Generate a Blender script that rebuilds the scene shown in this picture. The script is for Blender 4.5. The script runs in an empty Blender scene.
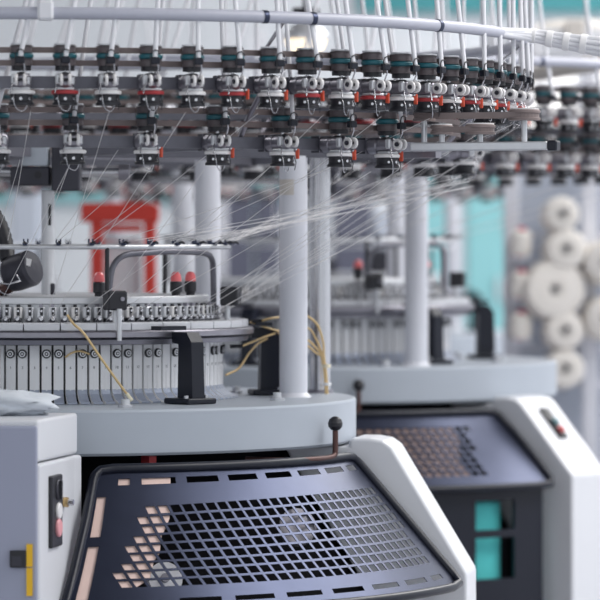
import bpy, math, random
from math import sin, cos, pi, radians as rad, sqrt
from mathutils import Vector as V, Matrix
random.seed(7)
SC = bpy.context.scene
COL = SC.collection
F, D, CX, EYE, HZ = 3740.0, 10.5, 0.7075, 1.30, 245.0

def pt(px, py, Y):                       # a point of the place seen at a pixel, at depth Y
    s = F/(D+Y)
    return V((CX+(px-300)/s, Y, EYE-(py-HZ)/s))
def pol(R, th, z=0.0):                   # th = 0 faces the camera, 90 points right
    t = rad(th)
    return V((R*sin(t), -R*cos(t), z))

# ------------------------------------------------------------------ materials
def mat(name, col, rough=.5, metal=0., noise=0., nscale=40, spec=.5, emis=None, trans=0., bump=0., coat=0.):
    m = bpy.data.materials.new(name); m.use_nodes = True
    nt = m.node_tree; b = nt.nodes['Principled BSDF']
    b.inputs['Base Color'].default_value = (*col, 1)
    b.inputs['Roughness'].default_value = rough
    b.inputs['Metallic'].default_value = metal
    b.inputs['Specular IOR Level'].default_value = spec
    b.inputs['Coat Weight'].default_value = coat
    if trans: b.inputs['Transmission Weight'].default_value = trans
    if emis:
        b.inputs['Emission Color'].default_value = (*emis[:3], 1); b.inputs['Emission Strength'].default_value = emis[3]
    if noise or bump:
        tc = nt.nodes.new('ShaderNodeTexCoord')
        n = nt.nodes.new('ShaderNodeTexNoise'); n.inputs['Scale'].default_value = nscale; n.inputs['Detail'].default_value = 5
        nt.links.new(tc.outputs['Object'], n.inputs['Vector'])
        if noise:
            r = nt.nodes.new('ShaderNodeMapRange'); r.inputs[3].default_value = 1-noise; r.inputs[4].default_value = 1+noise
            nt.links.new(n.outputs['Fac'], r.inputs[0])
            mx = nt.nodes.new('ShaderNodeVectorMath'); mx.operation = 'SCALE'
            mx.inputs[0].default_value = col
            nt.links.new(r.outputs[0], mx.inputs['Scale']); nt.links.new(mx.outputs[0], b.inputs['Base Color'])
        if bump:
            bp = nt.nodes.new('ShaderNodeBump'); bp.inputs['Strength'].default_value = bump; bp.inputs['Distance'].default_value = .01
            nt.links.new(n.outputs['Fac'], bp.inputs['Height']); nt.links.new(bp.outputs[0], b.inputs['Normal'])
    return m
K = dict(
 base=mat('grey_blue_paint', (.40,.44,.50), .45, noise=.05, nscale=8),
 white=mat('white_paint', (.69,.70,.74), .4, noise=.03, nscale=6),
 colw=mat('column_paint', (.68,.69,.75), .4, noise=.04, nscale=9),
 door=mat('grey_paint', (.34,.36,.47), .5, noise=.05, nscale=5),
 panel=mat('cam_panel_paint', (.86,.86,.88), .45, noise=.05, nscale=30),
 foot=mat('panel_foot', (.36,.40,.50), .4, .3),
 black=mat('black_plastic', (.016,.016,.022), .45, noise=.2),
 dark=mat('dark_metal', (.045,.045,.06), .45, .3, noise=.15),
 navy=mat('navy_sheet_paint', (.056,.065,.105), .33, .85, noise=.14, nscale=14),
 tube=mat('navy_tube_paint', (.010,.012,.022), .36, spec=.35),
 steel=mat('steel', (.60,.60,.63), .25, .95, noise=.08),
 steel2=mat('dull_steel', (.30,.29,.33), .33, .85, noise=.15),
 alu=mat('aluminium', (.66,.67,.70), .38, .55, noise=.08),
 bar=mat('ring_bar_metal', (.17,.17,.20), .45, .6, noise=.15),
 brown=mat('belt_rubber', (.22,.175,.17), .6, noise=.12),
 teal=mat('teal_plastic', (.012,.11,.14), .4),
 pul=mat('pulley_plastic', (.105,.088,.095), .45),
 cer=mat('white_ceramic', (.82,.80,.80), .3),
 red=mat('red_plastic', (.38,.03,.035), .45),
 orange=mat('red_orange_plastic', (.70,.10,.05), .45),
 plast=mat('white_tube_plastic', (.80,.80,.84), .35),
 pipe=mat('grey_pipe_plastic', (.47,.48,.56), .35, noise=.03),
 yarn=mat('white_yarn', (.88,.86,.86), .8),
 hose=mat('yellow_hose', (.72,.52,.26), .35, noise=.1),
 hosepale=mat('pale_hose_end', (.85,.78,.6), .5),
 brass=mat('brass', (.6,.42,.2), .3, .9),
 kraft=mat('pink_backing_sheet', (.78,.58,.52), .8, noise=.05, nscale=12),
 kraft2=mat('brown_backing_sheet', (.27,.19,.17), .8, noise=.1, nscale=12),
 yellow=mat('yellow_label', (.85,.50,.02), .5),
 pink=mat('pink_button', (.80,.35,.38), .4),
 cloth=mat('pale_cloth', (.66,.70,.76), .9, bump=.5, nscale=18),
 rod=mat('brown_rod', (.10,.05,.045), .4, .5),
 lampr=mat('red_lamp_dome', (.85,.16,.17), .3, coat=.3),
 numk=mat('number_ink', (.10,.10,.12), .6),
 redf=mat('red_frame_paint', (.62,.045,.03), .45, noise=.05),
 glow=mat('lit_lamp_glass', (.9,.8,.65), .4, emis=(1,.82,.58,1.1)),
 cone=mat('cream_yarn', (.86,.82,.77), .85, bump=.3, nscale=60),
 core=mat('cone_core', (.62,.60,.58), .7),
 pinkc=mat('crimson_core', (.60,.10,.16), .6),
 darkbg=mat('dark_locker_paint', (.10,.105,.15), .5, noise=.04),
 coreshade=mat('interior_shade_black', (.007,.007,.009), .9, spec=.1),  # near-black colour that paints in the shade inside the guard
 tealdk=mat('dark_teal_paint', (.05,.28,.31), .5),
 lit=mat('haze_glow_pane', (.8,.8,.8), .3, emis=(1,.97,.94,.85)),  # emissive, imitates bright haze on the back wall
 tealp=mat('teal_wall_paint', (.27,.58,.61), .5, noise=.05, nscale=2),
 tealf=mat('teal_fabric', (.10,.62,.62), .8, noise=.12, nscale=25),
 wall=mat('wall_paint', (.72,.75,.79), .7, noise=.04, nscale=1.5),
 ceil=mat('ceiling_paint', (.05,.054,.07), .8, noise=.05, nscale=1),
 floor=mat('floor_paint', (.33,.34,.38), .35, noise=.08, nscale=1.5),
 tan=mat('tan_paint', (.60,.56,.52), .6),
 tape=mat('tape', (.88,.87,.88), .6),
 greybg=mat('pale_blue_paint', (.50,.54,.62), .5, noise=.04),
)
MN = list(K)

# ------------------------------------------------------------------ mesh builder
class MB:
    def __init__(s): s.v=[]; s.f=[]; s.m=[]; s.s=[]
    def add(s, vs, fs, m, smooth=False, mtx=None):
        o = len(s.v)
        s.v += [tuple(mtx @ V(p)) if mtx else tuple(p) for p in vs]
        for f in fs:
            s.f.append([o+i for i in f]); s.m.append(m); s.s.append(smooth)
        return s
    def box(s, c, d, m, rz=0, mtx=None, bev=0.):
        x,y,z = d[0]/2, d[1]/2, d[2]/2
        M4 = Matrix.Translation(c) @ Matrix.Rotation(rz, 4, 'Z')
        if mtx is not None: M4 = mtx @ M4
        if bev <= 0:
            vs=[(-x,-y,-z),(x,-y,-z),(x,y,-z),(-x,y,-z),(-x,-y,z),(x,-y,z),(x,y,z),(-x,y,z)]
            return s.add(vs,[(3,2,1,0),(4,5,6,7),(0,1,5,4),(1,2,6,5),(2,3,7,6),(3,0,4,7)],m,mtx=M4)
        b=min(bev,x*.9,y*.9,z*.9)
        prof=[(x-b,y),(x,y-b),(x,-y+b),(x-b,-y),(-x+b,-y),(-x,-y+b),(-x,y-b),(-x+b,y)][::-1]
        lv=[(-z,b),(-z+b,0),(z-b,0),(z,b)]
        vs=[]
        for zz,i in lv:
            for px,py in prof:
                vs.append((px-(i if px>0 else -i)*.7, py-(i if py>0 else -i)*.7, zz))
        fs=[tuple(range(8))[::-1], tuple(range(24,32))]
        for k in range(3):
            for i in range(8):
                j=(i+1)%8
                fs.append((k*8+i,k*8+j,(k+1)*8+j,(k+1)*8+i))
        return s.add(vs,fs,m,mtx=M4)
    def lathe(s, prof, m, n=24, mtx=None, smooth=True, a0=0., a1=360., close=False):
        # prof: (r,z) pairs, around Z; duplicated points split shading
        full = abs(a1-a0) >= 359.99
        N = n if full else n+1
        k=len(prof)
        for a in range(k if close else k-1):
            (r0,z0),(r1,z1)=prof[a],prof[(a+1)%k]
            if (r0,z0)==(r1,z1): continue
            vs=[];fs=[]
            for i in range(N):
                t=rad(a0+(a1-a0)*i/n)
                vs += [(r0*sin(t),-r0*cos(t),z0),(r1*sin(t),-r1*cos(t),z1)]
            for i in range(n):
                j=(i+1)%N
                if r0<1e-6: fs.append((2*i,2*j+1,2*i+1))
                elif r1<1e-6: fs.append((2*i,2*j,2*i+1))
                else: fs.append((2*i,2*j,2*j+1,2*i+1))
            s.add(vs,fs,m,smooth,mtx)
        if not full and close:
            for t,rev in ((a0,0),(a1,1)):
                q=rad(t); vs=[(r*sin(q),-r*cos(q),z) for r,z in prof]
                f=tuple(range(k)); s.add(vs,[f[::-1] if rev else f],m,False,mtx)
        return s
    def cyl(s, p, q, r, m, n=16, r2=None):
        p,q=V(p),V(q); d=q-p; L=d.length
        M4=Matrix.Translation(p) @ V((0,0,1)).rotation_difference(d).to_matrix().to_4x4()
        r2=r if r2 is None else r2
        return s.lathe([(0,0),(r,0),(r2,L),(0,L)],m,n,M4)
    def disc(s, c, axis, r, h, m, n=20, bev=0.):
        axis=V(axis).normalized()
        M4=Matrix.Translation(V(c)) @ V((0,0,1)).rotation_difference(axis).to_matrix().to_4x4()
        b=bev
        pr=[(0,-h/2),(r-b,-h/2),(r,-h/2+b),(r,h/2-b),(r-b,h/2),(0,h/2)] if b else [(0,-h/2),(r,-h/2),(r,h/2),(0,h/2)]
        return s.lathe(pr,m,n,M4)
    def tube(s, pts, r, m, n=8, closed=False, caps=True):
        P=[V(p) for p in pts]; k=len(P); vs=[]; fs=[]
        up=None
        for i in range(k):
            if closed: t=(P[(i+1)%k]-P[i-1])
            else: t=P[min(i+1,k-1)]-P[max(i-1,0)]
            t.normalize()
            if up is None:
                up=V((0,0,1)) if abs(t.z)<.9 else V((1,0,0))
            up=(up-t*up.dot(t)).normalized(); b=t.cross(up)
            rr=r[i] if isinstance(r,(list,tuple)) else r
            for j in range(n):
                a=2*pi*j/n; vs.append(P[i]+up*(rr*cos(a))+b*(rr*sin(a)))
        for i in range(k if closed else k-1):
            i2=(i+1)%k
            for j in range(n):
                j2=(j+1)%n
                fs.append((i*n+j,i2*n+j,i2*n+j2,i*n+j2)[::-1])
        s.add(vs,fs,m,True)
        if caps and not closed:
            s.add(vs[:n],[tuple(range(n))],m); s.add(vs[-n:],[tuple(range(n))[::-1]],m)
        return s
    def prism(s, poly, h0, h1, m, mtx=None):   # poly in XY, extruded in Z
        n=len(poly); vs=[(x,y,h0) for x,y in poly]+[(x,y,h1) for x,y in poly]
        fs=[tuple(range(n))[::-1],tuple(range(n,2*n))]+[(i,(i+1)%n,n+(i+1)%n,n+i) for i in range(n)]
        return s.add(vs,fs,m,mtx=mtx)
    def mesh(s, name):
        me=bpy.data.meshes.new(name); me.from_pydata(s.v,[],s.f)
        used=[]; 
        for m in s.m:
            if m not in used: used.append(m)
        for m in used: me.materials.append(K[m])
        me.polygons.foreach_set('material_index',[used.index(m) for m in s.m])
        me.polygons.foreach_set('use_smooth',s.s)
        me.update(); return me
    def merge(s,o): return_ = s.add(o.v,[],'base'); k=len(s.v)-len(o.v); [s.f.append([i+k for i in f]) for f in o.f]; s.m+=o.m; s.s+=o.s; return s

def spline(pts, n=8):                      # Catmull-Rom through the points
    P=[V(p) for p in pts]; P=[P[0]*2-P[1]]+P+[P[-1]*2-P[-2]]; out=[]
    for i in range(1,len(P)-2):
        for k in range(n):
            t=k/n; a,b,c,d=P[i-1:i+3]
            out.append(.5*((2*b)+(c-a)*t+(2*a-5*b+4*c-d)*t*t+(3*b-a-3*c+d)*t**3))
    out.append(P[-2]); return out

# ------------------------------------------------------------------ objects
def ob(name, mb, parent=None, loc=(0,0,0), rz=0., label=None, bevel=0.):
    me = mb.mesh(name) if isinstance(mb, MB) else mb
    o=bpy.data.objects.new(name, me); COL.objects.link(o)
    o.location=loc; o.rotation_euler=(0,0,rz)
    if parent is not None: o.parent=parent
    if label: o['label']=label
    if bevel:
        b=o.modifiers.new('bevel','BEVEL'); b.width=bevel; b.segments=3; b.limit_method='ANGLE'; b.angle_limit=rad(30)
    return o
def tag(o, label, cat, group=None, kind=None):
    o['label']=label; o['category']=cat
    if group: o['group']=group
    if kind: o['kind']=kind
    return o
def empty(name, loc=(0,0,0), rz=0.):
    o=bpy.data.objects.new(name,None); COL.objects.link(o); o.location=loc; o.rotation_euler=(0,0,rz); o.empty_display_size=.1
    return o
def struct(name, mb, label=None):
    o=ob(name,mb); o['kind']='structure'
    if label: o['label']=label
    return o
def dup(o, parent=None, loc=None, rz=None):
    c=o.copy(); COL.objects.link(c)
    c.parent=parent
    if loc is not None: c.location=loc
    if rz is not None: c.rotation_euler=(0,0,rz)
    for ch in list(o.children): dup(ch,c)
    return c
ORD=['first','second','third','fourth','fifth','sixth','seventh','eighth','ninth','tenth','eleventh','twelfth','thirteenth',
 'fourteenth','fifteenth','sixteenth','seventeenth','eighteenth','nineteenth','twentieth','twenty-first','twenty-second','twenty-third','twenty-fourth']
MC={}
def mesh_of(key, fn):
    if key not in MC: MC[key]=fn().mesh(key)
    return MC[key]

# ================================================================== dimensions of a knitting machine
ZB=.874; RB=.865; RC=.482
RU, ZU, NU = 1.272, 1.703, 77            # upper feeder ring
RL, ZL, NL = 1.150, 1.560, 40            # lower feeder ring

# ------------------------------------------------------------------ meshes of the machine's parts
def m_base():
    b=MB(); e=.007
    return b.lathe([(0,ZB),(RB-e,ZB),(RB-e,ZB),(RB-e*.3,ZB-e*.3),(RB,ZB-e),(RB,ZB-e),(RB,ZB-.12+e),(RB,ZB-.12+e),(RB-e,ZB-.12),(RB-e,ZB-.12),(0,ZB-.12)],'base',160)
def m_core():
    return MB().lathe([(0,.753),(.66,.753),(.66,.753),(.78,.56),(.94,.30),(.94,.30),(.94,0.0),(0,0.0)],'coreshade',72)  # flared and blackened to imitate the dark interior behind the guard holes
def m_cylinder():
    return MB().lathe([(.40,1.031),(RC-.004,1.031),(RC-.004,ZB+.001),(.40,ZB+.001)],'black',96,close=True)
def m_panel():                           # local +X outward
    b=MB(); w=.0260/2; t=.009
    pr=[(0,1.031),(t,1.031),(t,.912),(.014,.900),(.034,.884),(.052,.879),(.052,.875),(.03,.875),(0,.900)]
    M4=Matrix.Translation((RC,0,0)) @ Matrix(((1,0,0,0),(0,0,1,0),(0,1,0,0),(0,0,0,1)))
    n=len(pr)
    vs=[(RC+x,-w,z) for x,z in pr]+[(RC+x,w,z) for x,z in pr]
    for i in range(n):
        j=(i+1)%n
        m='panel' if i in (0,1,8,7) else 'foot'
        b.add([vs[i],vs[j],vs[n+j],vs[n+i]],[(0,1,2,3)],m)
    b.add(vs[:n],[tuple(range(n))],'panel'); b.add(vs[n:],[tuple(range(n))[::-1]],'panel')
    b.box((RC+t+.0006,0,.935),(.0012,.004,.05),'panel')
    return b
def m_bolt():
    b=MB(); c=RC+.009
    b.disc((c+.003,0,1.0085),(1,0,0),.0122,.006,'black',20,.001)
    b.lathe([(.0085,.0065),(.0085,.0075),(.0055,.0075),(.0055,.0065)],'alu',18,Matrix.Translation((c,0,1.0085))@Matrix.Rotation(pi/2,4,'Y'),close=True)
    b.disc((c+.0075,0,1.0085),(1,0,0),.0026,.003,'alu',10)
    return b
def m_camring():
    b=MB()
    b.lathe([(.47,1.071),(.574,1.071),(.574,1.071),(.578,1.067),(.578,1.054),(.578,1.054),(.566,1.050),(.566,1.050),(.560,1.034),(.560,1.034),(.47,1.032)],'steel2',128,close=True)
    b.lathe([(.5665,1.0505),(.5695,1.0485),(.5665,1.0465)],'dark',128,close=True)
    return b
def m_segment():
    return MB().lathe([(.475,1.0715),(.560,1.0715),(.560,1.0715),(.562,1.0735),(.562,1.090),(.562,1.090),(.560,1.092),(.475,1.092)],'white',6,a0=-4.82,a1=4.82,close=True)
def m_drum():
    b=MB()
    b.lathe([(0,1.161),(.448,1.161),(.448,1.161),(.452,1.157),(.452,1.142),(.452,1.142),(.444,1.140),(.444,1.072),(.444,1.072),(0,1.072)],'alu',96)
    return b
def m_guide(kind):
    b=MB(); r=.4535
    b.box((r+.012,0,1.118),(.022,.021,.030),('white','alu','cer')[kind%3],bev=.002)
    b.box((r+.0235,.002,1.121),(.004,.008,.021),'black')
    b.disc((r+.026,.002,1.123),(1,0,0),.0032,.003,'steel',8)
    b.box((r+.014,.0,1.098),(.03,.013,.010),'dark')
    b.disc((r+.031,.001,1.1035),(1,.3*(kind%2*2-1),0),.0062,.004,'steel',10)
    b.tube([(r+.02,-.009,1.094),(r+.034,-.010,1.100),(r+.036,-.002,1.108),(r+.03,.008,1.104),(r+.024,.011,1.094)],.0014,'steel',5)
    if kind%2: b.box((r+.013,0,1.137),(.012,.01,.009),'steel2')
    else: b.disc((r+.013,0,1.136),(0,0,1),.005,.008,'black',8)
    return b
def circ(R,z,n=128): return [pol(R,360*i/n,z) for i in range(n)]
def m_rail(): return MB().tube(circ(.508,1.295),.0068,'alu',10,closed=True)
def m_hook():
    b=MB()
    b.box((.508,0,1.303),(.022,.012,.008),'navy',bev=.001)
    b.box((.500,-.005,1.311),(.004,.004,.011),'navy'); b.box((.500,.006,1.311),(.004,.004,.011),'navy')
    b.tube([(.517,0,1.305),(.530,0,1.309),(.536,.004,1.304)],.0028,'black',6)
    return b
def m_arm():
    b=MB()
    b.prism([(.578,1.066),(.578,1.038),(.605,1.034),(.602,ZB+.016),(.665,ZB+.016),(.660,1.040),(.640,1.066)],-.021,.021,'tube',
        Matrix(((1,0,0,0),(0,0,1,0),(0,1,0,0),(0,0,0,1))))
    b.box((.63,0,ZB+.0085),(.105,.10,.015),'tube',bev=.003)
    b.box((.60,-.05,1.0775),(.045,.085,.011),'tube')
    b.disc((.655,.034,ZB+.020),(0,0,1),.007,.008,'steel',6); b.disc((.655,-.034,ZB+.020),(0,0,1),.007,.008,'steel',6)
    return b
def m_ringbar(R,z): 
    return MB().lathe([(R-.012,z+.015),(R+.012,z+.015),(R+.012,z+.015),(R+.012,z-.015),(R+.012,z-.015),(R-.012,z-.015),(R-.012,z-.015),(R-.012,z+.015)],'bar',150)
def m_column(R,r,ztop,m):
    b=MB(); b.lathe([(0,ZB),(r+.012,ZB),(r+.012,ZB),(r+.006,ZB+.006),(r,ZB+.012),(r,ztop),(r,ztop),(0,ztop)],m,32)
    return b

def guard(P, thL, thR, R0, R1, z0, z1, ncol, rows, smap, holes, backs, backm, sub=''):
    """perforated door: curved sheet with real holes, its tube frame and the paper stuck behind it"""
    th=lambda u,s: (thL[0]+(thL[1]-thL[0])*s)*(1-u)+(thR[0]+(thR[1]-thR[0])*s)*u
    U0=.055
    sk=lambda u,s: max(U0,min(1,u+.20*max(0,min(s,.83)-.2)*(1-u)))
    def p(u,s,off=0.):
        if 0<u<1 and off>-.01 and off<=0: s=s+.07*(1-u)**2*sin(pi*min(1,max(0,s)))*(1.25-s)
        R=R0+(R1-R0)*s; z=z0+(z1-z0)*s
        q=pol(R,th(u,s),z)
        if off:
            L=sqrt((R1-R0)**2+(z1-z0)**2); nr,nz=-(z1-z0)/L,(R1-R0)/L
            q+=pol(off*nr,th(u,s),off*nz)
        return q
    front=MB(); fv=[]; ff=[]; bv=[]; idx={}
    T=-.0022; rim=[]
    def vid(u,s):
        k=(round(u,5),round(s,5))
        if k not in idx: idx[k]=len(fv); fv.append(p(u,s)); bv.append(p(u,s,T))
        return idx[k]
    def quad(a,b,c,d): ff.append((a,b,c,d))
    for j in range(len(rows)-1):
        s0,s1=rows[j],rows[j+1]
        for i in range(-8,ncol):
            ua,ub=i/ncol,(i+1)/ncol
            if i<-5:
                ua,ub=((0,.013),(.013,.036),(.036,U0))[i+8]
                if i==-7 and smap(j,'strip'): continue
                A,B,C,E=(ua,s0),(ub,s0),(ub,s1),(ua,s1)
            else:
                if smap(j,i)=='open': continue
                A,B,C,E=[(sk(u,s),s) for u,s in ((ua,s0),(ub,s0),(ub,s1),(ua,s1))]
                if B[0]<=U0 and C[0]<=U0: continue
            if i>-6 and A[0]==B[0]:
                ff.append((vid(*E),vid(*C),vid(*A))); continue
            if i>-6 and E[0]==C[0]:
                ff.append((vid(*C),vid(*B),vid(*A))); continue
            a,b,c,e=[vid(*q) for q in (A,B,C,E)]
            if i<-5 or smap(j,i)!='hole': quad(e,c,b,a); continue
            g=.115
            def L(x,y):
                t=(A[0]*(1-x)*(1-y)+B[0]*x*(1-y)+C[0]*x*y+E[0]*(1-x)*y); return vid(t, s0*(1-y)+s1*y)
            ia,ib,ic,ie=L(g,g),L(1-g,g),L(1-g,1-g),L(g,1-g)
            for q in ((a,ia,ib,b),(b,ib,ic,c),(c,ic,ie,e),(e,ie,ia,a)): quad(*q)
    front.add(fv,ff,'navy',True)
    front.add(bv,[f[::-1] for f in ff],'navy',True)
    ed={}
    for f in ff:
        for x in range(len(f)):
            k=(f[x],f[(x+1)%len(f)]); ed[k]=1
    for (x,y) in list(ed):
        if (y,x) not in ed: front.add([fv[x],bv[x],bv[y],fv[y]],[(0,1,2,3)],'navy')
    g=ob('guard_door',front,P)
    path=[p(-.004,1.0,.004),p(-.004,.7,.004),p(-.004,.35,.004),p(-.004,.08,.004),p(-.001,.035,.004),p(.012,.0,.004)]
    path+=[p(u/20,-.012,.004) for u in range(1,20)]+[p(.99,.0,.004),p(1.004,.04,.004),p(1.008,.3,.004),p(1.008,.65,.004),p(1.006,.93,.004),p(.99,1.0,.006)]
    path+=[p(1-u/16,1.015,.006) for u in range(1,16)]
    ob('door_frame',MB().tube(path,.0125,'tube',10,closed=True),g)
    bk=MB(); vs=[];fs=[]
    us,ss=backs
    n=16; q=len(ss)
    for s_,umax in ss:
        for i in range(n+1): vs.append(p(us+(umax-us)*i/n,s_,-.0062))
    for j in range(q-1):
        for i in range(n): fs.append((j*(n+1)+i,(j+1)*(n+1)+i,(j+1)*(n+1)+i+1,j*(n+1)+i+1))
    k=len(vs)
    bk.add(vs,fs,backm,True)
    vs2=[V(v)+V((0,.0008,-.0006)) for v in vs]; bk.add(vs2,[f[::-1] for f in fs],backm,True)
    ob('backing_sheet',bk,g)
    return g,p

def leg_mesh(zc=.405):
    pr=[(.95,0),(.95,.31),(.80,.56),(.69,.748),(.872,.748),(.872,.765),(.885,.771),(.93,.771),(.965,.765),(.99,.748),(1.198,zc),(1.20,0)]
    M4=Matrix(((1,0,0,0),(0,0,1,0),(0,1,0,0),(0,0,0,1)))
    return MB().prism(pr,-.10,.10,'white',M4)

# ------------------------------------------------------------------ a machine
def machine(loc, label, near=True):
    P=empty('knitting_machine',loc); tag(P,label,'knitting machine')
    PM=lambda name,key,fn,th=None,par=P,**k: ob(name,mesh_of(key,fn),par,rz=(rad(th-90) if th is not None else 0),**k)
    PM('base_plate','base_plate',m_base); PM('frame_core','frame_core',m_core)
    PM('needle_cylinder','needle_cylinder',m_cylinder)
    for k in range(96):
        th=-11.6+3.75*k
        pn=PM('cam_panel','cam_panel',m_panel,th)
        if (k+2)%3!=2: ob('panel_bolt',mesh_of('panel_bolt',m_bolt),pn)
        if near and 0<=k<28:
            cu=bpy.data.curves.new('n','FONT'); cu.body=str(k); cu.size=.010; cu.align_x='CENTER'; cu.extrude=.0002
            to=bpy.data.objects.new('n',cu); COL.objects.link(to)
            dg=bpy.context.evaluated_depsgraph_get(); me=bpy.data.meshes.new_from_object(to.evaluated_get(dg))
            bpy.data.objects.remove(to); me.materials.clear(); me.materials.append(K['numk'])
            t=ob('panel_number',me,pn); t.rotation_euler=(pi/2,0,pi/2); t.location=(RC+.0094,0,.968)
    PM('cam_ring','cam_ring',m_camring)
    for k in range(36): PM('ring_segment','ring_segment',m_segment,None).rotation_euler=(0,0,rad(2.2+10*k))
    PM('guide_drum','guide_drum',m_drum)
    for k in range(96): PM('yarn_guide','yarn_guide%d'%(k*7%5%4),lambda k=k:m_guide(k*7%5%4),-9.7+3.75*k)
    rl=PM('guide_rail','guide_rail',m_rail)
    for k in range(36): PM('rail_hook','rail_hook',m_hook,7+10*k-20,rl)
    for th in (22,142,262):
        q=pol(.508,th)
        ob('rail_post',MB().cyl((q.x,q.y,1.145),(q.x,q.y,1.297),.0062,'black',10),P)
    for th in (8,62):
        pass
    b=MB(); b.tube(spline([pol(.47,24,1.10),pol(.47,24.5,1.19),pol(.468,26,1.245),pol(.467,30,1.272),pol(.467,37,1.278),pol(.467,47,1.282),pol(.467,60,1.281),pol(.468,72,1.277),pol(.470,79,1.262),pol(.470,82,1.225),pol(.470,83,1.10)],5),.0085,'bar',10)
    ob('bow_tube',b,P)
    for a,R in ((23.5,.41),(58.5,.43),(70,.43)):
        q=pol(R,a)
        l=ob('indicator_lamp',MB().lathe([(0,1.161),(.012,1.161),(.012,1.169),(.0165,1.172),(.0165,1.197),(.0145,1.20),(0,1.20)],'black',20),P,loc=q)
        ob('lamp_dome',MB().lathe([(.0150,1.2005),(.0152,1.209),(.013,1.219),(.008,1.2255),(0,1.227)],'lampr',20),l,label='red domed lamp lens')
    for a,zz,dx in ((22.8,1.152,.054),(79,1.158,.062)):
        q=pol(.55 if a<50 else .525,a); c=ob('clamp_block',MB().box((0,0,zz),(.05,dx,.052),'black',bev=.004).disc((.026,.012,zz+.004),(1,0,0),.006,.004,'steel2',10),P,loc=q,rz=rad(a-90))
        ob('block_rod',MB().cyl((.005,0,1.048 if a<50 else 1.0925),(.005,0,zz-.027),.0085,'alu',12).cyl((.034,0,1.045),(.034,0,zz-.022),.007,'alu',12) if a<50 else MB().cyl((-.01,0,1.0925),(-.01,0,zz-.027),.008,'alu',12),c)
    for k in range(6): PM('support_arm','support_arm',m_arm,41+60*k)
    for q in (V((.645,-.25,ZB)),V((.525,.2,ZB)),V((.25,-.70,ZB)),V((-.3,-.7,ZB))):
        ob('base_bolt',MB().disc((0,0,.004),(0,0,1),.02,.008,'steel',20).disc((0,0,.015),(0,0,1),.013,.014,'alu',6),P,loc=q)
    # columns, centre shaft, spider and rings
    cols=((90,.689,.0395),(142,.705,.038),(215,.69,.0395),(322,.69,.0395)) if near else ((31,.69,.0395),(152,.69,.0395),(222,.69,.0395))
    for a,R,r in cols:
        q=pol(R,a); c=ob('column',m_column(R,r,1.55,'colw'),P,loc=q)
    if near:
        c0=[o for o in P.children if o.name.startswith('column')][0]
        ob('tape_patch',MB().lathe([(.0398,1.44),(.0402,1.44),(.0402,1.484),(.0398,1.484)],'tan',10,a0=-75,a1=2,close=True),c0,label='tan tape patch')
    ob('drive_shaft',MB().cyl((0,0,1.145),(0,0,1.452),.0185,'alu',24).box((.006,-.0178,1.385),(.008,.003,.06),'black').box((.014,-.012,1.175),(.012,.016,.035),'dark',bev=.003),P)
    gb=ob('gear_block',MB().box((.055,-.03,1.515),(.078,.12,.128),'dark',bev=.004).box((-.045,-.03,1.492),(.11,.10,.052),'dark',bev=.004),P)
    ob('cover_plate',MB().box((-.03,-.045,1.5495),(.072,.09,.058),'base',bev=.003),gb,label='pale grey cover plate')
    ob('bore_ring',MB().disc((-.022,-.081,1.495),(0,1,0),.0105,.004,'black',18),gb)
    ob('cross_shaft',MB().cyl((.095,-.03,1.503),(.22,-.03,1.503),.0135,'steel',16).cyl((-.101,-.03,1.505),(-.6,-.03,1.505),.0135,'steel',16).disc((.215,-.03,1.503),(1,0,0),.022,.03,'steel2',12),P)
    for k in range(6):
        a=30+60*k; b=MB(); b.box((.60,0,1.560),(.98,.035,.030),'bar')
        ob('spider_arm',b,P,rz=rad(a-90))
    PM('lower_feeder_ring','lower_feeder_ring',lambda:m_ringbar(RL-.036,ZL)); PM('upper_feeder_ring','upper_feeder_ring',lambda:m_ringbar(RU-.036,ZU))
    for k in range(6):
        a=30+60*k; b=MB()
        b.tube([(1.112,0,1.575),(1.150,0,1.62),(1.222,0,1.688)],.007,'steel2',8).tube([(1.236,0,1.718),(1.25,0,1.80),(1.33,0,1.856)],.005,'steel',8)
        ob('ring_strut',b,P,rz=rad(a-90))
    pr=ob('pipe_ring',MB().tube(circ(1.342,1.868),.0155,'pipe',12,closed=True),P)
    for a in (27.5,33.4,52.5,-3.5 ,110,150):
        ob('pipe_clip',MB().disc(pol(1.342,a,1.868),pol(0,0)+V((cos(rad(a)),sin(rad(a)),0)),.0168,.013,'navy',14),pr)
    ob('pipe_joint',MB().box(pol(1.342,3.6,1.874),(.04,.045,.048),'plast',rz=rad(3.6),bev=.006),pr,label='white pipe joint')
    return P

M1=machine((0,0,0),'large grey circular knitting machine in focus at the front, with numbered panels')
PIPE=ob('return_pipe',MB().cyl((.765,.28,ZB),(.765,.28,1.56),.030,'steel',28).lathe([(.031,ZB),(.038,ZB),(.038,ZB+.01),(.031,ZB+.01)],'steel2',24,Matrix.Translation((.765,.28,0)),close=True),M1)

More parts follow.
